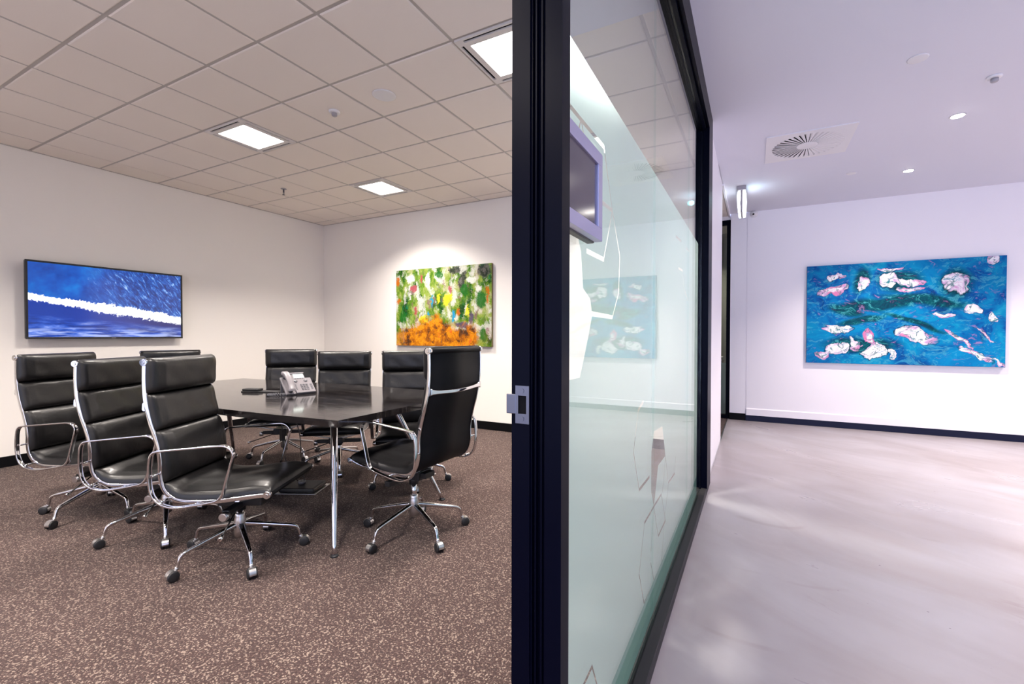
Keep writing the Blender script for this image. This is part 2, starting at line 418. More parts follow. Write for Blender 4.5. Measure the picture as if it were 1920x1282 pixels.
# strike plate on the jamb
bm = B()
sx0, sx1, sz0, sz1 = -.4135, -.384, H0-.172, H0-.0985
box(bm, (sx0, .7795, sz0), (sx0+.006, .7825, sz1)); box(bm, (sx1-.006, .7795, sz0), (sx1, .7825, sz1))
box(bm, (sx0+.006, .7795, sz0), (sx1-.006, .7825, sz0+.019)); box(bm, (sx0+.006, .7795, sz1-.019), (sx1-.006, .7825, sz1))
box(bm, (-.4335, .7790, sz0+.018), (sx0+.001, .7825, sz1-.017), .0012)
for zc in (sz0+.0095, sz1-.0095): cyl(bm, (-.3990, .7785, zc), (-.3990, .7800, zc), .0042, n=16)
cyl(bm, (-.4035, .785, sz0+.019), (-.4035, .785, sz1-.019), .0022, n=10); cyl(bm, (-.396, .786, sz0+.019), (-.396, .786, sz1-.019), .0028, n=10)
obj('strike_plate', bm, 'steel_blue', jamb)
bm = B(); box(bm, (sx0+.0055, .7815, sz0+.018), (sx1-.0055, .7822, sz1-.018)); obj('strike_slot', bm, 'dark_void', jamb)
bm = B(); prism(bm, [(XP0, 3.78), (-.366, 3.78), (-.366, 3.79), (-.361, 3.79), (-.361, 3.78), (XP1, 3.78), (XP1, 4.07), (XP0, 4.07)], 0, ZC, 'z'); obj('jamb', bm, 'black_metal', win)
bm = B(); prism(bm, [(XP0, ZT), (XG-.008, ZT), (XG-.008, ZT+.02), (XG+.008, ZT+.02), (XG+.008, ZT), (-.343, ZT), (-.343, ZT+.035), (-.334, ZT+.035), (-.334, ZT+.02), (XP1, ZT+.02), (XP1, ZC-.001), (XP0, ZC-.001)], .822, 3.78, 'y')
obj('head_rail', bm, 'black_metal', win)
bm = B(); box(bm, (XP0, -.20, ZT), (XP1, .782, ZC-.001)); obj('door_head', bm, 'black_metal', win)
bm = B(); prism(bm, [(XP0, 0), (XP1, 0), (XP1, .036), (-.322, .040), (-.360, ZB), (-.363, .03), (-.381, .03), (-.384, ZB), (XP0, ZB)], .822, 3.78, 'y')
obj('floor_track', bm, 'track', win)
PANES = [(.824, 1.9235), (1.9265, 3.006), (3.009, 3.778)]
for a, b_ in PANES:
    bm = B(); box(bm, (XG-.005, a, ZB-.005), (XG+.005, b_, ZT+.012)); obj('glass_pane', bm, 'glass', win)
# far side of the frosting: lines and shapes left clear in it
def hitg(px, py):
    d = F + R*((px-975.317)/849.068) + U*((640.138-py)/849.068); k = XG/d.x
    return (d.y*k, d.z*k+H0)
LINES = [
 [(1060, 180), (1094.5, 223.3), (1136.7, 274.8), (1152.3, 394.3), (1166, 480), (1163.6, 549.8), (1152.3, 594.7)],
 [(1094.5, 223.3), (1087, 252)], [(1094.5, 223.3), (1101, 262)], [(1118, 366), (1152.3, 394.3), (1136, 486), (1105, 470)],
 [(1269.6, 442.5), (1279.6, 452.4)], [(1288.4, 465), (1294.6, 471)], [(1274.6, 502.4), (1282, 507.3), (1286, 545), (1293, 566)],
 [(1209.3, 753), (1200, 769.5), (1191.3, 848), (1201.8, 918.5), (1220.8, 894)],
 [(1250.3, 854.6), (1255.8, 905.4), (1267.3, 887.4), (1269, 856.3)],
 [(1229, 949.6), (1242.7, 926.7), (1250.3, 975.8), (1237, 1005.3), (1229, 952)],
 [(1229, 949.6), (1211.6, 980.7), (1201.8, 1077.4), (1211, 1133), (1242.7, 1056)],
 [(1222.4, 1049.5), (1229, 1088.8)], [(1229, 956), (1222.4, 1049.5)], [(1250.3, 860), (1244.7, 923)], [(1255.8, 907), (1248.6, 976), (1242.7, 1056)],
 [(1097, 1290), (1114.6, 1251), (1125, 1290)]]
PATCH = [[(1058, 418), (1087, 436), (1094, 470), (1098, 540), (1111, 560), (1115, 590), (1105, 645), (1092, 708), (1058, 716)],
         [(1229, 808.8), (1244.7, 799), (1250.3, 854.6), (1237, 872.7), (1229, 949.6), (1224, 923.4), (1224, 851)]]
holes = []
for L in LINES:
    P = [Vector(hitg(*p)) for p in L]
    for a, b_ in zip(P[:-1], P[1:]):
        d = (b_-a).normalized(); n = Vector((-d.y, d.x)); w = .0035 if abs(d.y) > .5 else .0065
        a2 = a-d*.003; b2 = b_+d*.003
        holes.append([a2+n*w, a2-n*w, b2-n*w, b2+n*w])
# clear thick bar joining the big clear shape
a, b_ = Vector(hitg(1114, 588)), Vector(hitg(1152.3, 594.7)); holes.append([a+Vector((0, .007)), a-Vector((0, .007)), b_-Vector((0, .006)), b_+Vector((0, .006))])
for P in PATCH: holes.append([Vector(hitg(*p)) for p in P])
def inside(p, poly):
    c_ = False; n = len(poly)
    for i in range(n):
        a, b_ = poly[i], poly[(i+1) % n]
        if (a.y > p.y) != (b_.y > p.y) and p.x < (b_.x-a.x)*(p.y-a.y)/(b_.y-a.y)+a.x: c_ = not c_
    return c_
FT, FB = H0+.683, H0-1.062
for a, b_ in PANES:
    y0, y1 = a, min(b_, 3.62)
    vs = [Vector((y0, FB)), Vector((y1, FB)), Vector((y1, FT)), Vector((y0, FT))]; faces = [[0, 1, 2, 3]]
    hs = []
    for h in holes:
        # clip every hole outline to this pane
        q = h
        for ax, lim, sg in ((0, y0+.002, 1), (0, y1-.002, -1), (1, FB+.002, 1), (1, FT-.002, -1)):
            o_ = []
            for k in range(len(q)):
                u, v = q[k-1], q[k]; iu = (u[ax]-lim)*sg >= 0; iv = (v[ax]-lim)*sg >= 0
                if iu != iv:
                    tt = (lim-u[ax])/(v[ax]-u[ax]); o_.append(u+(v-u)*tt)
                if iv: o_.append(v.copy())
            q = o_
            if len(q) < 3: break
        if len(q) >= 3: hs.append(q)
    for q in hs:
        s = len(vs); vs += q; faces.append(list(range(s, s+len(q))))
    V, _, T, *_r = delaunay_2d_cdt(vs, [], faces, 1, 1e-6)
    bm = B(); bv = [bm.verts.new((XG-.0064, v.x, v.y)) for v in V]
    for tr in T:
        c_ = (V[tr[0]]+V[tr[1]]+V[tr[2]])/3
        if any(inside(c_, q) for q in hs): continue
        try: bm.faces.new([bv[k] for k in tr])
        except ValueError: pass
    for v in [v for v in bm.verts if not v.link_faces]: bm.verts.remove(v)
    r = bmesh.ops.extrude_face_region(bm, geom=list(bm.faces))
    for v in r['geom']:
        if isinstance(v, bmesh.types.BMVert): v.co.x -= .0004
    obj('frosted_film', bm, 'film', win)
    bm = B(); box(bm, (XG-.0068, y0, ZB-.004), (XG-.0064, y1, FB-.001)); obj('tinted_edge_strip', bm, 'film_teal', win)

# room booking tablet on the glass
tab = thing('wall_tablet', 'silver framed dark touchscreen tablet mounted on the glass partition', 'tablet', (-.332, .9435, H0+.327))
def frame_yz(bm, y0, y1, z0, z1, t_, x0, x1, bev=.001):
    box(bm, (x0, y0, z1-t_), (x1, y1, z1), bev); box(bm, (x0, y0, z0), (x1, y1, z0+t_), bev)
    box(bm, (x0, y0, z0+t_), (x1, y0+t_, z1-t_), bev); box(bm, (x0, y1-t_, z0+t_), (x1, y1, z1-t_), bev)
bm = B(); box(bm, (-.012, -.1155, .073), (.006, .1155, .103), .001); box(bm, (-.012, -.1155, -.103), (.006, .1155, -.073), .001); box(bm, (-.012, -.1155, -.073), (.006, -.108, .073), .001); box(bm, (-.012, .085, -.073), (.006, .1155, .073), .001); t = NT('lilac_silver_bezel'); t.principled((.42, .40, .56), .3, .55); MAT['bezel'] = t.m
obj('bezel', bm, 'bezel', tab)
bm = B(); box(bm, (-.032, -.112, -.106), (-.012, .112, .100), .003); obj('housing', bm, 'black_plastic', tab)
bm = B(); box(bm, (-.011, -.109, -.074), (.001, .086, .074)); t = NT('dark_touchscreen'); t.principled((.055, .042, .055), .12, 0, .6); MAT['tscreen'] = t.m
obj('screen', bm, 'tscreen', tab)

# ------------------------------------------------------------ far glazed office front (window_2)
w2 = structure('window_2')
bm = B(); yf = 7.36
box(bm, (-.372, yf, 0), (XP1, yf+.06, 2.93)); box(bm, (FX0, yf, 2.86), (-.372, yf+.06, 2.93)); box(bm, (FX0, yf, 0), (-.372, yf+.06, .05)); box(bm, (FX0, yf, .05), (FX0+.05, yf+.06, 2.86)); box(bm, (-1.3, yf, .05), (-1.24, yf+.06, 2.86))
obj('window_frame', bm, 'black_metal', w2)
for a, b_ in ((FX0+.05, -1.3), (-1.24, -.372)):
    bm = B(); box(bm, (a, yf+.025, .05), (b_, yf+.035, 2.86)); obj('glass_pane', bm, 'glass', w2)
bm = B(); box(bm, (-1.2, yf+.037, .06), (-.374, yf+.0375, .82)); obj('frosted_film', bm, 'film', w2)
bm = B(); cyl(bm, (-.46, yf-.03, 1.05), (-.46, yf-.03, 1.05+.001), .004)
bm.free()
bm = B(); box(bm, (FX0, 8.6, 0), (.6, 8.7, ZC)); t = NT('olive_wall'); t.principled((.23, .24, .19), .7); MAT['olive'] = t.m; struct(obj('wall_office', bm, 'olive'))
bm = B(); box(bm, (FX0, 7.42, -.04), (.6, 8.6, 0)); struct(obj('floor', bm, 'carpet'))
bm = B(); box(bm, (.5, YC+.1, 0), (.6, 8.6, ZC)); struct(obj('wall_office', bm, 'olive'))
bm = B(); box(bm, (FX0, 7.42, ZR), (.6, 8.6, ZR+.04)); struct(obj('ceiling', bm, 'tile'))
bm = B(); box(bm, (FX0, yf, 2.93), (XP1, yf+.06, ZC+.05)); struct(obj('wall_alcove', bm, 'wall_cool'))
# side cabinet seen through that glass
cab = thing('office_shelf', 'pale shelf stack glimpsed through the far narrow office glass', 'shelf', (-.9, 7.95, 0))
for k, z in enumerate((.74, .80, .86)):
    bm = B(); box(bm, (-.5, -.2, z), (.45, .2, z+.03), .004); obj('shelf_board', bm, 'white_plastic' if k != 1 else 'alu', cab)
bm = B(); box(bm, (-.48, -.18, 0), (-.44, .18, .89)); obj('side_panel', bm, 'white_plastic', cab)
bm = B(); box(bm, (.39, -.18, 0), (.43, .18, .89)); obj('side_panel', bm, 'white_plastic', cab)

# ------------------------------------------------------------ ceiling light panels
t = NT('light_diffuser'); t.principled((.9, .9, .9), .5, emis=(1, .97, .94), estr=6.0); MAT['diffuser'] = t.m
def light_panel(i, j, label, group):
    cx, cy = GX+(i+.5)*TS, GY+(j+.5)*TS
    th = thing('ceiling_light', label, 'ceiling light', (cx, cy, ZR), 0, group)
    h = TS/2-.008; s0, s1, m_ = .243, .222, .183
    bm = B()
    def ring(o_, i_, z0, z1):
        box(bm, (-o_, i_, z0), (o_, o_, z1)); box(bm, (-o_, -o_, z0), (o_, -i_, z1)); box(bm, (-o_, -i_, z0), (-i_, i_, z1)); box(bm, (i_, -i_, z0), (o_, i_, z1))
    ring(h, s0, -.006, .008); ring(s1, m_, -.006, .008)
    for sx, sy in ((1, 1), (1, -1), (-1, 1), (-1, -1)):   # corner bridges between the air slots
        x0, x1 = sorted((sx*.198, sx*s0)); y0, y1 = sorted((sy*.198, sy*s0))
        box(bm, (x0, y0, -.0058), (x1, y1, .007))
    obj('frame', bm, 'white_metal', th)
    bm = B(); ring(s0+.001, s1-.001, .0045, .0060); obj('air_slot', bm, 'dark_void', th)
    bm = B(); box(bm, (-m_, -m_, -.002), (m_, m_, .003)); obj('diffuser', bm, 'diffuser', th)
    area_light('panel_glow', (0, 0, -.008), (0, 0, 0), 2*m_-.01, 2*m_-.01, PW, (1, .91, .83), 128, th)
    return th
PW = 33
LBL = {(-1, 2): ('square light panel in the room ceiling, nearest the wall screen', 'meeting room ceiling lights'),
       (-1, 5): ('smallest square light panel, in the ceiling before the green abstract painting', 'meeting room ceiling lights'),
       (4, 2): ('large square light panel cut off by the black door jamb', 'meeting room ceiling lights'),
       (4, 5): ('light panel barely showing beside the black jamb, low on the tiled ceiling', 'meeting room ceiling lights')}
for i, j in LIGHTS:
    l_, g_ = LBL.get((i, j), ('added square ceiling light panel of the meeting room, outside the view', 'added ceiling lights out of view'))
    light_panel(i, j, l_, g_)

def disc_fix(name, label, cat, x, y, z, r, h, mat='white_plastic', inner=None):
    bm = B(); lathe(bm, [(r, 0), (r, -h*.4), (r*.93, -h*.85), (r*.85, -h), (.002, -h)], 40)
    th = thing(name, label, cat, (x, y, z)); obj('cover', bm, mat, th)
    if inner: inner(th)
    return th
disc_fix('ceiling_speaker', 'round white speaker in the tiled ceiling, largest disc there', 'speaker', -2.42, 2.507, ZR, .085, .008)
def sd(th):
    bm = B(); lathe(bm, [(.021, -.016), (.021, -.036), (.015, -.041), (.002, -.041)], 24); obj('sensor_cap', bm, 'grey_plastic', th)
disc_fix('smoke_detector', 'small round smoke detector in the tiled ceiling left of the speaker', 'smoke detector', -2.94, 2.507, ZR, .043, .017, inner=sd)
spr = thing('sprinkler', 'small silver sprinkler head hanging from the tiled ceiling', 'sprinkler', (-5.04, 3.55, ZR))
bm = B(); lathe(bm, [(.034, 0), (.030, -.007), (.002, -.007)], 24); obj('escutcheon', bm, 'grey_plastic', spr)
bm = B(); cyl(bm, (0, 0, -.006), (0, 0, -.045), .009, n=12); cyl(bm, (-.011, 0, -.04), (-.006, 0, -.072), .003, n=8); cyl(bm, (.011, 0, -.04), (.006, 0, -.072), .003, n=8); lathe(bm, [(.017, -.072), (.017, -.075), (.002, -.077)], 16); obj('nozzle', bm, 'dark_grey_plastic', spr)

# ------------------------------------------------------------ corridor ceiling fittings
disc_fix('ceiling_speaker', 'round white disc flush in the corridor ceiling, the larger and nearer one', 'ceiling disc', .915, 3.762, ZC, .056, .006)
disc_fix('ceiling_speaker', 'faint small white disc in the corridor ceiling between vent and painting', 'ceiling disc', .925, 6.077, ZC, .046, .006)
disc_fix('smoke_detector', 'small smoke detector on the plain corridor ceiling at right', 'smoke detector', 1.442, 4.255, ZC, .040, .015, inner=sd)
t = NT('lamp_face'); t.principled((1, 1, 1), .4, emis=(1, .93, .85), estr=60.0); MAT['lamp'] = t.m
def downlight(x, y, label, pw):
    th = thing('downlight', label, 'downlight', (x, y, ZC), 0, 'corridor downlights')
    bm = B(); lathe(bm, [(.052, 0), (.052, -.004), (.044, -.006), (.040, -.002), (.040, .0)], 32); obj('trim_ring', bm, 'white_plastic', th)
    bm = B(); lathe(bm, [(.039, -.001), (.036, -.007), (.020, -.011), (.002, -.012)], 24); obj('lens', bm, 'lamp', th)
    l = bpy.data.lights.new('downlight_beam', 'SPOT'); l.energy = pw; l.color = (1, .86, .78); l.spot_size = radians(110); l.spot_blend = .8; l.shadow_soft_size = .03
    o = bpy.data.objects.new('downlight_beam', l); COL.objects.link(o); o.parent = th; o.location = (0, 0, -.03)
downlight(1.441, 4.88, 'bright downlight in the corridor ceiling, the nearer of the two lit spots', 100)
downlight(1.454, 6.257, 'smaller lit downlight in the corridor ceiling, closest to the blue painting', 150)
for yy in (3.50, 2.12, .74): downlight(1.44, yy, 'added corridor downlight outside the view, towards the entrance', 60)  # unseen downlights added to brighten the corridor
for yy in (6.257, 4.88, 3.5, 2.12): downlight(3.6, yy, 'added corridor downlight outside the view, right of the blue painting', 130)  # second unseen row, added for more light at the corridor end

downlight(-.75, 7.95, 'downlight added inside the far glazed office, hidden from view', 60)  # unseen lamp added to lift the olive office wall
# swirl diffuser
dif = thing('air_vent', 'square white ceiling vent with a round swirl of slots, in the corridor', 'air vent', (.42, 4.972, ZC))
bm = B(); nb = 40; ro, ri, hw = .285, .085, .338
# plate with a round opening
outer = []
N_ = 80
for k in range(N_):
    a = 2*pi*k/N_; c_, s_ = cos(a), sin(a); m_ = max(abs(c_), abs(s_)); outer.append((hw*c_/m_, hw*s_/m_, ro*c_, ro*s_))
vo = [bm.verts.new((o_[0], o_[1], -.010)) for o_ in outer]; vi = [bm.verts.new((o_[2], o_[3], -.012)) for o_ in outer]
vt = [bm.verts.new((o_[0], o_[1], 0)) for o_ in outer]; vj = [bm.verts.new((o_[2], o_[3], -.002)) for o_ in outer]
for k in range(N_):
    q = (k+1) % N_
    bm.faces.new((vo[k], vo[q], vi[q], vi[k])); bm.faces.new((vo[k], vo[q], vt[q], vt[k])); bm.faces.new((vi[k], vi[q], vj[q], vj[k]))
obj('face_plate', bm, 'white_plastic', dif)
bm = B()
for k in range(nb):
    a0 = 2*pi*k/nb; wd = pi/nb*1.0
    def pt(r_, a_, z_): return bm.verts.new((-r_*cos(a_), r_*sin(a_), z_))
    sw = .06
    # blade rises on one edge so the slots show from one side only
    q = [pt(ri, a0, -.012), pt(ro, a0, -.012), pt(ro, a0+wd*1.15, -.012), pt(ri, a0+wd*.95, -.012)]
    q2 = [pt(ri, a0, -.010), pt(ro, a0, -.010), pt(ro, a0+wd*1.75, -.003), pt(ri, a0+wd*1.55, -.003)]
    bm.faces.new(q); bm.faces.new(q2[::-1]); bm.faces.new((q[3], q[2], q2[2], q2[3]))
obj('swirl_blades', bm, 'white_plastic', dif)
bm = B(); lathe(bm, [(ri+.002, -.012), (ri-.004, -.014), (.002, -.014)], 40); obj('hub_disc', bm, 'white_plastic', dif)
bm = B(); lathe(bm, [(ro+.002, -.0018), (.002, -.0018)], 60); obj('dark_plenum', bm, 'dark_void', dif)

# hanging sign lamp (seen end on) and dome camera
ex = thing('exit_light', 'glowing white box light hanging under the corridor ceiling end', 'exit light', (-.148, 6.0, ZC))
bm = B(); box(bm, (-.047, -.02, -.050), (.047, .38, 0), .006); box(bm, (-.010, -.004, -.30), (.010, .36, -.05), .003); obj('housing', bm, 'grey_plastic', ex)
t = NT('sign_glow'); t.principled((.9, .95, 1), .4, emis=(.86, .93, 1), estr=1.9); MAT['glowsign'] = t.m
t = NT('sign_glow_cyan'); t.principled((.8, .95, .95), .4, emis=(.45, .95, 1), estr=2.2); MAT['glowcyan'] = t.m
for sgn in (-1, 1):
    bm = B(); pts = []
    prof = [(.012, -.052), (.040, -.055), (.050, -.10), (.048, -.17), (.044, -.24), (.038, -.295), (.010, -.298), (.016, -.22), (.022, -.15), (.030, -.09)]
    prism(bm, [(sgn*a, z) for a, z in prof], 0, .36, 'y'); bmesh.ops.bevel(bm, geom=list(bm.edges), offset=.002, segments=1, affect='EDGES')
    obj('glowing_panel', bm, 'glowsign', ex)
l = bpy.data.lights.new('sign_spill', 'POINT'); l.energy = .12; l.color = (.25, .9, 1); l.shadow_soft_size = .03
o = bpy.data.objects.new('sign_spill', l); COL.objects.link(o); o.parent = ex; o.location = (.13, .1, -.10)
cm = thing('security_camera', 'small white dome security camera on the corridor end wall below the ceiling', 'camera', (-.02, YC-.0, ZC-.035))
bm = B(); lathe(bm, [(.052, 0), (.052, -.012), (.047, -.022), (.044, -.028), (.002, -.028)], 28, 'y'); obj('mount', bm, 'white_plastic', cm)
bm = B(); bmesh.ops.create_uvsphere(bm, u_segments=24, v_segments=16, radius=.036, matrix=Matrix.Translation((0, -.036, -.004))); obj('ball', bm, 'white_plastic', cm, True)
bm = B(); cyl(bm, (-.004, -.058, -.012), (-.006, -.074, -.020), .013, n=20); obj('lens', bm, 'black_plastic', cm)

# ------------------------------------------------------------ artworks
def uv_nodes(t, w, h, axis):
    s = t.sep(t.coord('Object'))
    a = s[0] if axis == 'x' else s[1]
    u = t.math('ADD', t.math('DIVIDE', a, w), .5); v = t.math('SUBTRACT', .5, t.math('DIVIDE', s[2], h))
    return u, v
def blob_min(t, vec, blobs, aspect):
    cur = None
    for u, v, rx, ry, ang in blobs:
        m_ = t.mapping(vec, loc=(u*aspect, v, 0), rot=(0, 0, radians(ang)), scale=(rx*aspect, ry, 1), typ='TEXTURE')
        d = t.vmath('LENGTH', m_)
        cur = d if cur is None else t.math('MINIMUM', cur, d)
    return cur
def mk_marble():
    w, h = 1.967, 1.305; asp = w/h
    t = NT('blue_marbled_paint'); u, v = uv_nodes(t, w, h, 'x')
    p = t.comb(t.math('MULTIPLY', u, asp), v)
    def warp(v_, sc, amt, det=3, off=0):
        n = t.vmath('SUBTRACT', t.noise(t.mapping(v_, loc=(off, off*.7, 0)) if off else v_, sc, det, .55, .4, col=True), (.5, .5, .5))
        return t.vmath('MULTIPLY', t.vmath('ADD', v_, t.vmath('SCALE', n, scale=amt)), (1, 1, 0))
    a = warp(p, 2.2, .16, 2); q = warp(a, 7, .13, 3, 2.3); q2 = warp(q, 20, .035, 4, 5.1)
    pale = [(.14, .27, .095, .050, -14), (.155, .13, .06, .025, -5), (.307, .22, .030, .075, 10), (.45, .17, .055, .080, 0), (.46, .06, .08, .022, 0), (.55, .20, .08, .028, 5), (.545, .265, .07, .028, 0),
            (.77, .25, .070, .085, 35), (.17, .655, .08, .050, 5), (.17, .855, .085, .055, 0), (.38, .88, .070, .085, -20), (.335, .76, .028, .10, -20), (.585, .71, .115, .080, 16),
            (.72, .51, .055, .025, 10), (.85, .47, .045, .034, 0), (.945, .56, .045, .035, 40), (.86, .88, .11, .030, 30), (.80, .74, .09, .014, 50), (.90, .70, .07, .012, 45),
            (.47, .90, .022, .07, -25), (.085, .92, .045, .05, 0), (.26, .80, .020, .08, -30), (.95, .06, .03, .045, -30), (.97, .93, .05, .012, 12)]
    d = blob_min(t, q2, pale, asp)
    field = t.noise(q, 3.2, 6, .62, 1.6); fine = t.noise(t.mapping(q2, rot=(0, 0, .4), scale=(1, 2.4, 1)), 5, 7, .66, 2.2)
    base = t.ramp(field, [(.28, (.000, .022, .10)), (.40, (.000, .075, .30)), (.50, (.000, .17, .42)), (.60, (.000, .25, .48)), (.72, (.02, .38, .56))])
    base = t.mix(t.ramp(t.noise(q, 1.7, 2), [(.50, 0.0), (.66, .75)]), base, (.000, .24, .52))
    dk = blob_min(t, a, [(.40, .40, .32, .075, -4), (.30, .18, .06, .16, 10), (.62, .38, .28, .07, 8), (.58, .58, .24, .030, 22), (.30, .56, .17, .05, -15), (.22, .46, .12, .07, 20), (.50, .18, .14, .14, 0), (.77, .25, .10, .16, 20), (.30, .82, .25, .10, 0)], asp)
    base = t.mix(t.ramp(dk, [(.55, .95), (1.5, 0.0)]), base, t.ramp(fine, [(.36, (.000, .012, .035)), (.50, (.000, .060, .085)), (.60, (.000, .15, .14)), (.72, (.03, .32, .34))]))
    base = t.mix(t.ramp(fine, [(.55, 0.0), (.60, .55), (.63, .05), (.68, .7), (.72, 0.0)]), base, (.10, .46, .56))
    base = t.mix(t.math('MULTIPLY', t.ramp(fine, [(.34, .8), (.40, 0.0)]), t.ramp(field, [(.42, 1.0), (.6, 0.0)])), base, (.36, .22, .46))
    pk = t.ramp(t.noise(q2, 5.0, 3, .6), [(.38, (.62, .20, .40)), (.47, (.55, .36, .58)), (.54, (.80, .78, .84)), (.66, (.80, .84, .84)), (.76, (.34, .44, .22))])
    cont = t.ramp(t.math('FRACT', t.math('MULTIPLY', t.noise(q2, 6.5, 3, .6, .8), 7.0)), [(.06, 1.0), (.16, 0.0), (.90, 0.0), (.97, 1.0)])
    inner = t.mix(t.ramp(d, [(.40, 0.0), (.62, 1.0)]), t.mix(t.ramp(fine, [(.42, 0), (.62, .8)]), (.86, .88, .90), pk), pk)
    inner = t.mix(t.math('MULTIPLY', cont, .8), inner, (.005, .14, .15))
    inner = t.mix(t.ramp(fine, [(.36, .95), (.45, 0.0)]), inner, t.mix(t.ramp(field, [(.45, 0), (.6, 1)]), (.01, .20, .22), (.03, .25, .50)))
    col = t.mix(t.ramp(d, [(.86, 1.0), (.96, 0.0)]), base, inner)
    edge = t.math('MULTIPLY', t.ramp(d, [(.90, 0.0), (.97, 1.0), (1.12, .85), (1.40, 0.0)]), t.ramp(t.noise(q, 5, 2), [(.36, .1), (.55, 1)]))
    col = t.mix(edge, col, (.000, .035, .055))
    edge2 = t.math('MULTIPLY', t.ramp(d, [(1.15, 0.0), (1.26, .9), (1.45, 0.0)]), t.ramp(t.noise(q, 8, 2), [(.45, 0), (.56, 1)]))
    col = t.mix(edge2, col, (.20, .60, .62))
    t.principled(col, .55, 0, .12, 0); return t.m
MAT['art_blue'] = mk_marble()

def mk_garden():
    w, h = 1.605, 1.076; asp = w/h
    t = NT('garden_impasto_paint'); u, v = uv_nodes(t, w, h, 'x')
    p = t.comb(t.math('MULTIPLY', u, asp), v)
    n1 = t.vmath('SUBTRACT', t.noise(t.mapping(p, scale=(1, .7, 1)), 9, 6, .72, .6, col=True), (.5, .5, .5))
    n2 = t.vmath('SUBTRACT', t.noise(p, 48, 4, .75, .3, col=True), (.5, .5, .5))
    q = t.vmath('ADD', t.vmath('ADD', p, t.vmath('SCALE', n1, scale=.16)), t.vmath('SCALE', n2, scale=.085)); q = t.vmath('MULTIPLY', q, (1, 1, 0))
    qs = t.mapping(q, scale=(1, .45, 1))
    c1 = t.noise(qs, 6.5, 6, .66, .3); c2 = t.noise(t.mapping(qs, loc=(3.1, 1.7, 0)), 9.5, 6, .68, .4); c3 = t.noise(t.mapping(qs, loc=(7, 9, 0)), 30, 5, .7); c4 = t.noise(t.mapping(qs, loc=(1, 4, 0)), 12, 5, .65)
    base = t.ramp(c1, [(.30, (.006, .030, .006)), (.40, (.010, .070, .006)), (.47, (.09, .20, .012)), (.54, (.24, .33, .05)), (.60, (.40, .40, .22)), (.68, (.62, .58, .50))])
    base = t.mix(t.ramp(c2, [(.52, 0.0), (.58, .9)]), base, t.mix(c3, (.40, .42, .34), (.78, .78, .74)))
    base = t.mix(t.ramp(c2, [(.36, .85), (.41, 0.0)]), base, (.004, .16, .075))
    base = t.mix(t.ramp(c4, [(.58, 0.0), (.63, .85)]), base, t.mix(c3, (.13, .05, .07), (.26, .15, .15)))
    base = t.mix(t.ramp(c4, [(.33, .8), (.37, 0.0)]), base, (.07, .11, .03))
    def spot(blobs, colr, base, f=.95):
        d = blob_min(t, q, blobs, asp); return t.mix(t.ramp(d, [(.70, f), (1.25, 0.0)]), base, colr)
    dkc = t.mix(t.ramp(c3, [(.45, 0), (.6, 1)]), (.015, .022, .018), (.15, .14, .13))
    base = spot([(.64, .05, .07, .05, 0), (.72, .17, .04, .13, 10), (.93, .08, .07, .10, 0)], dkc, base)
    base = spot([(.16, .12, .06, .06, 0), (.36, .14, .03, .10, 0), (.47, .12, .05, .05, 0), (.80, .18, .05, .05, 20), (.88, .30, .04, .05, 0)], t.mix(c3, (.55, .56, .50), (.86, .86, .80)), base)
    base = spot([(.20, .25, .04, .055, 0), (.29, .13, .015, .07, 0), (.60, .28, .025, .05, 0), (.22, .56, .02, .08, 0)], t.mix(c2, (.42, .03, .03), (.30, .10, .13)), base)
    base = spot([(.56, .42, .03, .10, 12), (.60, .37, .02, .06, 0), (.48, .40, .02, .07, 0), (.77, .56, .018, .09, 0), (.31, .66, .06, .06, 0)], t.mix(c3, (.50, .42, .0), (.80, .76, .05)), base)
    base = spot([(.74, .30, .045, .10, 10), (.90, .43, .06, .12, 0), (.08, .62, .05, .10, 0), (.48, .10, .05, .06, 0), (.92, .86, .04, .10, 0)], t.mix(c3, (.002, .035, .004), (.02, .22, .02)), base)
    base = spot([(.63, .62, .02, .09, 8), (.37, .59, .012, .025, 0), (.40, .42, .012, .08, 0)], (.01, .26, .50), base)
    base = spot([(.72, .74, .10, .05, 10), (.80, .64, .03, .08, 0)], t.mix(c3, (.04, .06, .13), (.12, .06, .10)), base)
    base = spot([(.965, .38, .016, .12, 0), (.02, .15, .025, .06, 0), (.68, .58, .02, .06, 0), (.03, .42, .02, .05, 0)], (.48, .12, .006), base)
    # orange undergrowth along the lower edge
    lim = t.math('ADD', t.math('MULTIPLY', t.noise(p, 6, 3, .6), .25), t.ramp(u, [(0, .72), (.12, .66), (.25, .60), (.44, .48), (.54, .58), (.68, .66), (.80, .60), (.88, .68)]))
    org = t.ramp(t.noise(q, 8, 6, .72, .4), [(.30, (.022, .012, .008)), (.40, (.09, .035, .012)), (.46, (.30, .085, .006)), (.52, (.52, .17, .004)), (.58, (.70, .30, .01)), (.64, (.55, .05, .006)), (.74, (.66, .42, .12))])
    mo = t.ramp(t.math('ADD', t.math('SUBTRACT', t.math('ADD', v, t.math('MULTIPLY', t.math('SUBTRACT', c3, .5), .25)), lim), .5), [(.45, 0.0), (.53, 1.0)])
    mo2 = t.ramp(t.math('ADD', u, t.math('MULTIPLY', t.math('SUBTRACT', c1, .5), .3)), [(.0, .6), (.1, 1.0), (.84, 1.0), (.90, .1)])
    col = t.mix(t.math('MULTIPLY', mo, mo2), base, org)
    # dragged vertical strokes
    st = t.noise(t.mapping(p, scale=(34, 2.6, 1)), 2.2, 5, .7)
    col = t.mix(t.ramp(st, [(.60, 0.0), (.74, .35)]), col, (.62, .62, .50))
    col = t.mix(t.ramp(st, [(.28, .5), (.42, 0.0)]), col, (.02, .03, .012))
    t.principled(col, .6, 0, .1, 0, t.bump(t.math('ADD', c3, st), .35, .006)); return t.m
MAT['art_green'] = mk_garden()
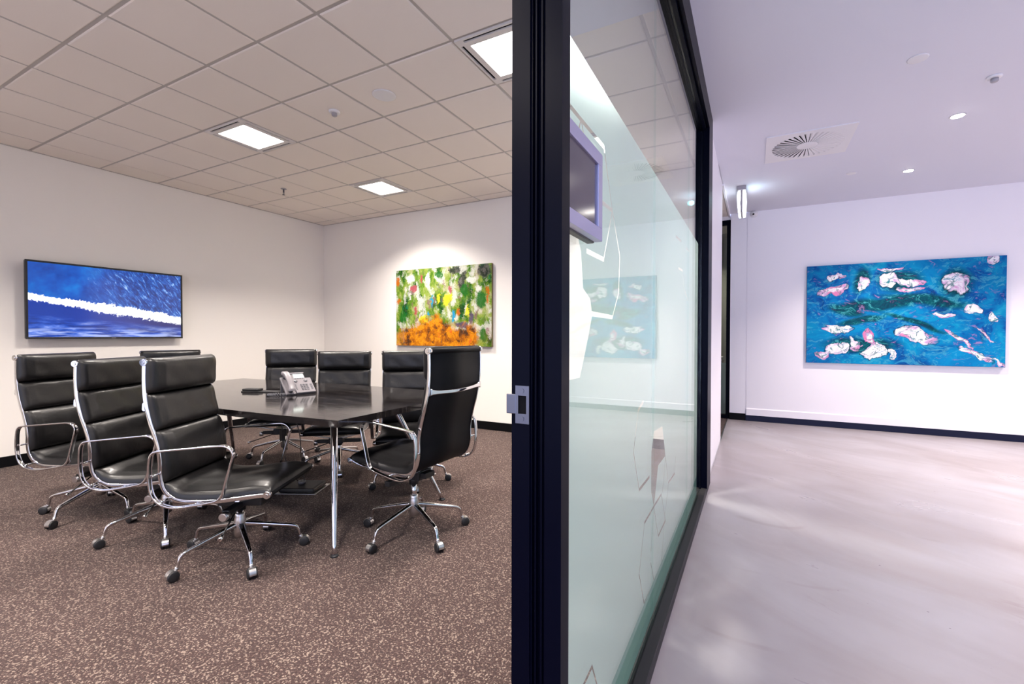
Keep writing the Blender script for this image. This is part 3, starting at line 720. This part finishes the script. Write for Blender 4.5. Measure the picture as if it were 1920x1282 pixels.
t = NT('canvas_edge_olive'); t.principled((.11, .085, .03), .7); MAT['canvas_edge'] = t.m
t = NT('canvas_edge_blue'); t.principled((.01, .16, .33), .5); MAT['canvas_edge_b'] = t.m

def canvas(name, label, loc, w, h, d, art, edge):
    th = thing(name, label, 'painting', loc)
    bm = B(); box(bm, (-w/2, 0, -h/2), (w/2, d-.002, h/2), .002)
    obj('stretcher', bm, edge, th)
    bm = B(); box(bm, (-w/2+.0015, -.0022, -h/2+.0015), (w/2-.0015, .0005, h/2-.0015)); obj('painted_face', bm, art, th)
    return th
canvas('painting', 'green and orange abstract canvas on the meeting room back wall', (-3.801, 5.0, 1.617), 1.605, 1.076, .04, 'art_green', 'canvas_edge')
canvas('painting', 'wide blue marbled abstract canvas on the corridor end wall', (1.613, 7.27, 1.515), 1.967, 1.305, .04, 'art_blue', 'canvas_edge_b')

# ------------------------------------------------------------ television
def mk_ocean():
    w, h = 1.27, .71; asp = w/h
    t = NT('ocean_picture'); u, v = uv_nodes(t, w, h, 'y')
    p = t.comb(t.math('MULTIPLY', u, asp), v)
    # wave crest line, and how far below it a point is
    n = t.noise(p, 5, 4, .6); nf = t.noise(p, 26, 5, .75, .8)
    crest = t.math('ADD', t.math('ADD', .47, t.math('MULTIPLY', u, .27)), t.math('MULTIPLY', t.math('SUBTRACT', n, .5), .10))
    dv = t.math('DIVIDE', t.math('SUBTRACT', v, crest), t.ramp(u, [(0, .6), (.3, .7), (.5, 1.0), (.85, 1.0), (1, .85)]))
    up1 = t.ramp(t.noise(t.streak(p, .95, 1.5, 4.6), 5.5, 6, .74, .7), [(.38, (.000, .012, .12)), (.49, (.000, .045, .32)), (.57, (.01, .14, .58)), (.65, (.35, .62, 1.1)), (.72, (.9, 1.1, 1.4))])
    up0 = t.ramp(t.noise(p, 2.4, 4, .6), [(.30, (.000, .025, .25)), (.50, (.000, .09, .50)), (.66, (.000, .20, .72)), (.8, (.05, .34, .85))])
    upper = t.mix(t.ramp(t.math('ADD', u, t.math('MULTIPLY', t.math('SUBTRACT', n, .5), .3)), [(.30, 0.0), (.62, .9)]), up0, up1)
    low = t.ramp(t.noise(t.mapping(p, rot=(0, 0, .06), scale=(1, 5.5, 1)), 2.6, 5, .6, .3), [(.36, (.004, .022, .20)), (.48, (.004, .06, .45)), (.58, (.06, .16, .70)), (.68, (.40, .50, .95))])
    deep = t.mix(t.ramp(u, [(.35, 0.0), (.85, .75)]), (.002, .035, .34), (.022, .012, .10))
    lower = t.mix(t.ramp(t.math('SUBTRACT', v, t.math('MULTIPLY', u, .17)), [(.66, 0.0), (.82, 1.0)]), deep, low)
    col = t.mix(t.ramp(t.math('ADD', dv, .5), [(.50, 0.0), (.54, 1.0)]), upper, lower)
    foam = t.math('MULTIPLY', t.ramp(t.math('ADD', dv, .5), [(.38, 0.0), (.455, 1.0), (.52, 1.0), (.60, .0)]), 1.0)
    thr = t.math('ADD', foam, t.math('MULTIPLY', t.math('SUBTRACT', nf, .5), 2.6))
    fm = t.math('MULTIPLY', t.ramp(thr, [(.46, 0.0), (.66, 1.0)]), t.ramp(foam, [(0, 0), (.25, 1)]))
    col = t.mix(fm, col, (1.7, 1.75, 1.8))
    s2 = t.math('MULTIPLY', t.ramp(v, [(.85, 0), (.93, .8)]), t.ramp(t.noise(t.mapping(p, scale=(1, 9, 1)), 3, 4), [(.45, 0), (.6, 1)]))
    col = t.mix(s2, col, (.45, .55, .95))
    x = t.principled((.01, .01, .012), .15, 0, .5, emis=col, estr=.62); return t.m
MAT['ocean'] = mk_ocean()
tv = thing('television', 'wall mounted flat screen television showing a blue ocean wave', 'television', (-6.066, 2.297, 1.562))
bm = B(); frame_yz(bm, -.656, .656, -.375, .375, .018, -.010, .004, .002); obj('bezel', bm, 'black_plastic', tv)
bm = B(); box(bm, (-.045, -.652, -.371), (-.010, .652, .371), .004); box(bm, (-.062, -.40, -.22), (-.045, .40, .22), .004); obj('housing', bm, 'black_plastic', tv)
bm = B(); box(bm, (-.009, -.638, -.357), (.000, .638, .357)); obj('screen', bm, 'ocean', tv)
bm = B(); box(bm, (-.099, -.22, -.16), (-.062, -.17, .16)); box(bm, (-.099, .17, -.16), (-.062, .22, .16)); box(bm, (-.0995, -.3, -.05), (-.085, .3, .05)); obj('wall_bracket', bm, 'dark_grey_plastic', tv)
bm = B(); box(bm, (.004, -.018, -.3690), (.0048, .018, -.3640)); obj('badge', bm, 'grey_plastic', tv)

# ------------------------------------------------------------ conference table
tb = thing('conference_table', 'long dark polished timber conference table with splayed chrome legs', 'table', (-3.44, 2.38, 0))
bm = B(); out = [(-1.955, 1.680), (-1.955, 2.953), (-2.66, 2.960), (-3.34, 2.955), (-4.06, 2.915), (-4.72, 2.860), (-4.72, 1.70), (-4.06, 1.636), (-3.39, 1.607), (-2.81, 1.621), (-2.42, 1.641)]
prism(bm, [(x+3.44, y-2.38) for x, y in out], .739, .777, 'z'); bmesh.ops.bevel(bm, geom=[e for e in bm.edges], offset=.0025, segments=2, affect='EDGES')
obj('tabletop', bm, 'timber', tb)
bm = B(); box(bm, (-1.15, -.40, .680), (1.15, -.35, .738)); box(bm, (-1.15, .35, .680), (1.15, .40, .738)); box(bm, (-1.15, -.35, .685), (-1.08, .35, .738)); box(bm, (1.08, -.35, .685), (1.15, .35, .738)); obj('underframe', bm, 'black_plastic', tb)
for sx, sy, lab in ((1, -1, None), (1, 1, None), (-1, 1, None), (-1, -1, None)):
    foot = Vector((-2.062 if sx > 0 else -4.66, 1.745 if sy < 0 else 2.725, 0)) - Vector((3.44*-1, 2.38, 0))
    lean = Vector((-sx*.275, -sy*.235, .732)); n_ = 14; path = [foot+Vector((0, 0, .006))+lean*(k/n_) for k in range(n_+1)]
    rad = [1.25, .98]+[(.013+.0078*min(1, k/9))/.0135 for k in range(2, n_+1)]
    bm = B(); sweep(bm, path, circ(.0135, 20), radii=rad); lg = obj('leg', bm, 'chrome', tb, autosm=50)
    bm = B(); lathe(bm, [(.021, .0005), (.022, .006), (.018, .012), (.002, .012)], 20, c=foot); obj('foot_pad', bm, 'rubber', lg)

# ------------------------------------------------------------ desk phone and things on the table
ph = thing('desk_phone', 'grey desk telephone with keypad and lit display on the table', 'telephone', (-3.055, 2.300, .777), radians(74.9))
tilt = radians(42); L_ = .200
def pp(x, s, n): return Vector((x, s*cos(tilt)-n*sin(tilt), .010+s*sin(tilt)+n*cos(tilt)))
def pbox(bm, x0, x1, s0, s1, n0, n1, bev=0):
    b2 = B(); box(b2, (x0, s0, n0), (x1, s1, n1), bev)
    me = bpy.data.meshes.new('tmp'); 
    for v in b2.verts: v.co = pp(*v.co)
    b2.to_mesh(me); b2.free(); bm.from_mesh(me); bpy.data.meshes.remove(me); return bm
t = NT('phone_grey'); t.principled((.20, .185, .20), .32); MAT['phone'] = t.m
bm = B(); pbox(bm, -.045, .100, 0, .150, -.012, .010, .004); pbox(bm, -.118, -.045, 0, .175, -.014, .002, .004); pbox(bm, -.04, .06, .150, .200, -.010, .008, .003); obj('body', bm, 'phone', ph)
bm = B(); pbox(bm, -.022, .052, .152, .192, .0085, .0105); t = NT('phone_display'); t.principled((.6, .65, .62), .3, emis=(.75, .88, .82), estr=.75); MAT['pdisp'] = t.m; obj('display', bm, 'pdisp', ph)
bm = B(); pbox(bm, -.045, .062, .196, .206, .0, .016, .003); obj('hood', bm, 'phone', ph)
for r_ in range(4):
    for c_ in range(3):
        bm = B(); x0 = .002+c_*.020; s0 = .022+(3-r_)*.017; pbox(bm, x0, x0+.014, s0, s0+.011, .010, .0135, .001); obj('key', bm, 'dark_grey_plastic', ph)
for r_ in range(3):
    bm = B(); s0 = .030+r_*.020; pbox(bm, .074, .088, s0, s0+.013, .010, .013, .001); obj('key', bm, 'dark_grey_plastic', ph)
for x0 in (-.028, .044):
    bm = B(); lathe(bm, [(.013, .0), (.012, .004), (.002, .004)], 20)
    for v in bm.verts: v.co = pp(v.co.x+x0+.008, v.co.y+.118, v.co.z+.010)
    obj('navigation_key', bm, 'dark_grey_plastic', ph)
for k in range(4):
    bm = B(); x0 = -.020+k*.018; pbox(bm, x0, x0+.012, .1415, .1485, .0095, .0125, .001); obj('soft_key', bm, 'dark_grey_plastic', ph)
bm = B(); pbox(bm, -.036, -.028, .03, .085, .010, .012); obj('volume_bar', bm, 'dark_grey_plastic', ph)
bm = B()
hp = catmull([pp(-.083, .006, .026), pp(-.083, .030, .042), pp(-.083, .09, .052), pp(-.083, .155, .046), pp(-.083, .196, .024)], 6)
sweep(bm, hp, rrect(.046, .026, .010), side=(1, 0, 0), radii=[1.12 if (k < 5 or k > len(hp)-6) else .92 for k in range(len(hp))]); hs_ = obj('handset', bm, 'phone', ph, autosm=60)
bm = B(); cyl(bm, pp(-.083, .028, .030), pp(-.083, .028, .006), .019, n=20); obj('mouthpiece', bm, 'dark_grey_plastic', hs_)
bm = B(); cyl(bm, pp(-.083, .165, .036), pp(-.083, .165, .006), .019, n=20); obj('earpiece', bm, 'dark_grey_plastic', hs_)
bm = B(); box(bm, (-.11, .128, .004), (-.095, .138, .12)); box(bm, (.075, .128, .004), (.09, .138, .09)); box(bm, (-.112, .05, 0), (.092, .142, .006), .002); obj('stand', bm, 'dark_grey_plastic', ph)
bm = B(); pts = []
for k in range(150):
    a = k/149; x = -.11-.10*sin(a*pi)-.01; y = .02+.10*a; ca = a*2*pi*17; pts.append(Vector((x+.0065*cos(ca), y+.0065*sin(ca)*.3, .010+.0065*sin(ca))))
sweep(bm, pts, circ(.0022, 6)); obj('coiled_cord', bm, 'dark_grey_plastic', ph)

hatch = thing('cable_hatch', 'flat black cable hatch on the tabletop just left of the phone', 'cable hatch', (-3.47, 2.255, .777), radians(20.8))
bm = B(); box(bm, (-.155, -.045, 0), (.150, .045, .008), .002); obj('base_plate', bm, 'black_plastic', hatch)
bm = B(); box(bm, (-.155, -.035, .008), (-.02, .035, .026), .006); obj('lid', bm, 'black_plastic', hatch)

fb = thing('floor_box', 'flat black floor power box on the carpet under the table', 'floor box', (-3.19, 2.40, 0), radians(25))
bm = B(); box(bm, (-.16, -.13, 0), (.16, .13, .006), .002); obj('frame_plate', bm, 'alu', fb)
bm = B(); box(bm, (-.14, -.11, .006), (.14, .11, .040), .012, 3); obj('lid', bm, 'black_plastic', fb)
bm = B(); cyl(bm, (-.02, .02, .04), (-.02, .02, .062), .028, n=20); obj('cable_outlet', bm, 'dark_grey_plastic', fb)
def cable(name, label, pts, r=.0035, brick=None):
    th = thing(name, label, 'cable', (pts[0][0], pts[0][1], 0)); off = Vector((pts[0][0], pts[0][1], 0))
    bm = B(); sweep(bm, catmull([Vector(p)-off for p in pts], 8), circ(r, 8)); obj('cord', bm, 'black_plastic', th)
    if brick:
        c_ = Vector(brick)-off; bm = B(); box(bm, c_-Vector((.019, .014, .045)), c_+Vector((.019, .014, .045)), .004); obj('adapter', bm, 'black_plastic', th)
cable('power_cable', 'black cable with inline adapter hanging from table to floor box', [(-3.42, 2.38, .738), (-3.40, 2.36, .60), (-3.38, 2.36, .42), (-3.36, 2.37, .22), (-3.25, 2.39, .07), (-3.21, 2.40, .062)], brick=(-3.385, 2.36, .42))
cable('data_cable', 'thin plain black cable looping from table down to floor box', [(-3.44, 2.40, .68), (-3.37, 2.42, .60), (-3.29, 2.44, .45), (-3.26, 2.44, .20), (-3.20, 2.42, .062)])

# ------------------------------------------------------------ soft pad chair
RAIL = [(-.322, 1.092), (-.324, .995), (-.318, .896), (-.298, .796), (-.274, .715), (-.257, .645), (-.250, .585), (-.249, .514), (-.233, .453), (-.196, .412), (-.137, .391), (0, .388), (.112, .400), (.212, .413), (.283, .421)]
SL = catmull([(0, y, z) for y, z in RAIL], 8)
ACC = [0]
for a, b_ in zip(SL[:-1], SL[1:]): ACC.append(ACC[-1]+(b_-a).length)
def at(s):
    s = max(0, min(ACC[-1]-1e-6, s)); k = 0
    while ACC[k+1] < s: k += 1
    f_ = (s-ACC[k])/(ACC[k+1]-ACC[k]); p = SL[k].lerp(SL[k+1], f_)
    a = SL[max(k-2, 0)]; b_ = SL[min(k+3, len(SL)-1)]; tg = (b_-a).normalized()
    nrm = Vector((0, -tg.z, tg.y))      # towards the sitter (front / up)
    return p, tg, nrm
def s_z(z):
    for k in range(len(SL)-1):
        if SL[k].z >= z >= SL[k+1].z: return ACC[k]
    return 0
def cushion(s0, s1, T, Wd=.2470, over=0.0, nu=30, nv=18, pw=.42, quilt=True):
    bm = B(); grid = []
    def prof(x, e): return max(0, 1-abs(x)**e)
    for j in range(nv+1):
        w_ = -1+2*j/nv; w_ = math.copysign(1-(1-abs(w_))**1.6, w_)
        s = (s0+s1)/2+(s1-s0)/2*w_
        p, tg, nr = at(s); ext = 0
        if s < 0: p = p-tg*(-s)
        if s > ACC[-1]: p = p+tg*(s-ACC[-1])
        row = []
        for i in range(nu+1):
            u = -1+2*i/nu; u = math.copysign(1-(1-abs(u))**1.6, u)
            h = T*(prof(u, 7)**.5)*(prof(w_, 5)**pw)
            if quilt: h -= .006*math.exp(-((abs(u)-.84)/.03)**2)*prof(w_, 4)
            h += .0022*sin(u*9+w_*3+s0*40)*prof(u, 4)*prof(w_, 2)
            inset = 1-.035*(1-prof(w_, 6)**.5)
            row.append((p+nr*(h+.011)+Vector((u*Wd*inset, 0, 0)), p+nr*.0108+Vector((u*Wd*inset, 0, 0))))
        grid.append(row)
    vf = [[bm.verts.new(c_[0]) for c_ in r] for r in grid]; vb = [[bm.verts.new(c_[1]) for c_ in r] for r in grid]
    for j in range(nv):
        for i in range(nu):
            bm.faces.new((vf[j][i], vf[j][i+1], vf[j+1][i+1], vf[j+1][i])); bm.faces.new((vb[j][i], vb[j+1][i], vb[j+1][i+1], vb[j][i+1]))
    for j in range(nv):
        bm.faces.new((vf[j][0], vf[j+1][0], vb[j+1][0], vb[j][0])); bm.faces.new((vf[j][nu], vb[j][nu], vb[j+1][nu], vf[j+1][nu]))
    for i in range(nu):
        bm.faces.new((vf[0][i], vb[0][i], vb[0][i+1], vf[0][i+1])); bm.faces.new((vf[nv][i], vf[nv][i+1], vb[nv][i+1], vb[nv][i]))
    return bm
ARM = [(-.225, .655), (-.151, .663), (-.054, .671), (.050, .680), (.100, .680), (.130, .662), (.140, .635), (.128, .585), (.111, .526), (.092, .456), (.076, .424), (.045, .405), (-.056, .386), (-.135, .376), (-.185, .382), (-.228, .402), (-.256, .44), (-.268, .50), (-.268, .58), (-.262, .625), (-.248, .648)]
BODY = ('side_rail', 'sling', 'headrest_cushion', 'back_cushion', 'seat_cushion', 'armrest', 'top_bar', 'front_bar', 'back_spreader', 'seat_spreader', 'tilt_mechanism', 'tension_knob', 'lift_lever', 'column_piston')
def make_chair():
    ch = thing('office_chair', 'x', 'chair')
    for s in (-1, 1):
        bm = B(); sweep(bm, [p+Vector((s*.245, 0, 0)) for p in SL], rrect(.008, .021, .003), side=(1, 0, 0)); obj('side_rail', bm, 'chrome', ch, autosm=50)
    bm = B(); sect = [(-.240, -.0035), (.240, -.0035), (.240, .0035), (-.240, .0035)]; sweep(bm, SL, sect, side=(1, 0, 0)); obj('sling', bm, 'sling', ch, autosm=40)
    sA, sB, sC, sD = -.022, s_z(.930), s_z(.735), s_z(.475)
    obj('headrest_cushion', cushion(sA, sB, .058, .2520, pw=.34), 'leather', ch, True)
    obj('back_cushion', cushion(sB+.002, sC, .040), 'leather', ch, True)
    obj('back_cushion', cushion(sC+.002, sD, .040), 'leather', ch, True)
    obj('seat_cushion', cushion(sD+.002, ACC[-1]+.016, .055, .2460, pw=.34, nv=28), 'leather', ch, True)
    def knob(bm, x, p): cyl(bm, (x, p.y, p.z), (x+math.copysign(.019, x), p.y, p.z), .0185, .0175, 24); cyl(bm, (x+math.copysign(.019, x), p.y, p.z), (x+math.copysign(.022, x), p.y, p.z), .0095, .0085, 6)
    for nm, p in (('top_bar', SL[0]), ('front_bar', SL[-1])):
        bm = B(); cyl(bm, (-.236, p.y, p.z), (.236, p.y, p.z), .0165, n=20); o_ = obj(nm, bm, 'sling', ch)
        for s in (-1, 1):
            bm = B(); knob(bm, s*.236, p); obj('end_cap', bm, 'chrome', o_)
    for s in (-1, 1):
        P = [Vector((s*.288, y, z)) for y, z in ARM]; P = catmull(P, 4, True)
        bm = B(); sweep(bm, P, rrect(.024, .010, .003), side=(1, 0, 0), closed=True)
        for y, z in ((-.258, .53), (-.06, .385), (-.215, .404)): cyl(bm, (s*.245, y, z), (s*.288, y, z), .005, n=10)
        obj('armrest', bm, 'chrome', ch, autosm=50)
    # cast bar across the back, flaring into the rails
    p, tg, nr = at(s_z(.862)); bm = B(); pts = []
    for k in range(25):
        u = -1+2*k/24; pts.append(p-nr*(.012+.020*(1-u*u))+Vector((u*.243, 0, -.008*(1-u*u))))
    sweep(bm, pts, rrect(.020, .010, .004), side=(0, 0, 1), radii=[1+1.1*abs(-1+2*k/24)**8 for k in range(25)]); obj('back_spreader', bm, 'chrome', ch, autosm=50)
    bm = B()
    for y in (-.07, .13):
        pts = [Vector((-.243, y, .392)), Vector((-.16, y, .372)), Vector((-.05, y, .350)), Vector((.05, y, .350)), Vector((.16, y, .372)), Vector((.243, y, .392))]
        sweep(bm, catmull(pts, 5), rrect(.022, .012, .004), side=(0, 1, 0))
    obj('seat_spreader', bm, 'alu', ch, autosm=50)
    bm = B(); box(bm, (-.06, -.09, .295), (.06, .15, .352), .008); box(bm, (-.045, -.13, .31), (.045, -.06, .345), .006); box(bm, (-.20, .01, .285), (.18, .05, .318), .006)
    cyl(bm, (0, 0, .255), (0, 0, .30), .030, n=20); obj('tilt_mechanism', bm, 'black_plastic', ch)
    bm = B(); cyl(bm, (.175, .033, .292), (.205, .035, .290), .0225, n=28); cyl(bm, (.205, .035, .290), (.208, .035, .290), .0215, .018, 28); obj('tension_knob', bm, 'alu', ch)
    bm = B(); cyl(bm, (.03, .02, .30), (.285, .075, .222), .0045, n=10); lv = obj('lift_lever', bm, 'black_plastic', ch)
    bm = B(); cyl(bm, (.272, .072, .226), (.302, .079, .217), .009, .011, 14); obj('lever_tip', bm, 'chrome', lv)
    bm = B(); cyl(bm, (0, 0, .14), (0, 0, .27), .0165, n=24); obj('column_piston', bm, 'chrome', ch)
    bm = B(); lathe(bm, [(.022, .105), (.027, .112), (.030, .14), (.030, .19), (.027, .21), (.024, .222), (.024, .236), (.017, .240)], 32); obj('base_hub', bm, 'alu', ch)
    for k in range(5):
        bm = B(); P = catmull([(.018, 0, .176), (.10, 0, .160), (.20, 0, .138), (.262, 0, .124), (.285, 0, .112), (.294, 0, .095), (.300, 0, .072), (.303, 0, .062)], 5)
        n_ = len(P); sweep(bm, P, rrect(.026, .022, .007), side=(0, 1, 0), radii=[1.12-.42*min(1, i/(n_*.6)) for i in range(n_)])
        lg = obj('base_leg', bm, 'chrome', ch, autosm=50)
        bm = B()
        # twin wheel castor: two black wheels under a bright hood
        for s in (-1, 1):
            lathe(bm, [(.004, .0), (.022, .0), (.026, .003), (.026, .014), (.022, .0165), (.004, .0165)], 24, 'y', (.324, s*.0055 if s > 0 else -.022, .0262), mi=0)
        seg = 14; rr = .0290; w0 = .0245
        for s0_, s1_ in ((-w0, w0),):
            ring = []
            for q_ in range(seg+1):
                a_ = radians(-8+196*q_/seg); ring.append((.324+rr*cos(a_), .0262+rr*sin(a_)))
            inn = [(.324+(rr-.0025)*cos(radians(188-196*q_/seg)), .0262+(rr-.0025)*sin(radians(188-196*q_/seg))) for q_ in range(seg+1)]
            prism(bm, ring+inn, s0_*.62, s1_*.62, 'y', mi=1)
        cyl(bm, (.303, 0, .066), (.306, 0, .050), .009, .011, 14, mi=1)
        obj('castor', bm, ['rubber', 'alu'], lg)
    return ch
proto = make_chair()
BODY_UP = {'side_rail', 'sling', 'headrest_cushion', 'back_cushion', 'seat_cushion', 'armrest', 'top_bar', 'front_bar', 'back_spreader', 'seat_spreader', 'tilt_mechanism', 'tension_knob', 'lift_lever', 'column_piston'}
CHAIRS = [  # x, y, body angle, lift, star angle, label
 (-2.548, 1.518, -61.4, .0, -94, 'black leather chrome-armed chair nearest the camera, at the near left of the table'),
 (-3.300, 1.508, -58.5, -.028, -98, 'black leather office chair in the middle of the row at lower left'),
 (-4.078, 1.464, -66.5, -.014, -138, 'black leather office chair at far left, under the television'),
 (-1.878, 2.193, 89.0, .052, -168, 'black leather office chair seen from behind at the right end of table'),
 (-4.185, 2.935, -139.2, -.036, -145, 'black chair on the far side of the table, directly behind the phone'),
 (-3.418, 2.950, -141.5, -.044, -112, 'black chair on the far side of the table, just right of the phone'),
 (-2.572, 2.945, -141.9, -.024, -40, 'black chair below the green painting, half hidden by the chair seen from behind'),
 (-5.14, 2.43, -110.0, -.046, -100, 'black chair at the far left end of table, mostly hidden behind nearest chair')]
kids = list(proto.children)
allc = [proto]+[copy_tree(proto) for _ in CHAIRS[1:]]
for o_, (x, y, a, dz, sa, lab) in zip(allc, CHAIRS):
    o_.location = (x, y, 0); o_.rotation_euler = (0, 0, radians(a)); o_['label'] = lab; o_['group'] = 'office chairs around the conference table'
    k = 0
    for c_ in o_.children:
        nm = c_.name.split('.')[0]
        if nm in BODY_UP: c_.location.z = dz
        elif nm == 'base_leg':
            c_.rotation_euler = (0, 0, radians(sa-a+72*k)); k += 1
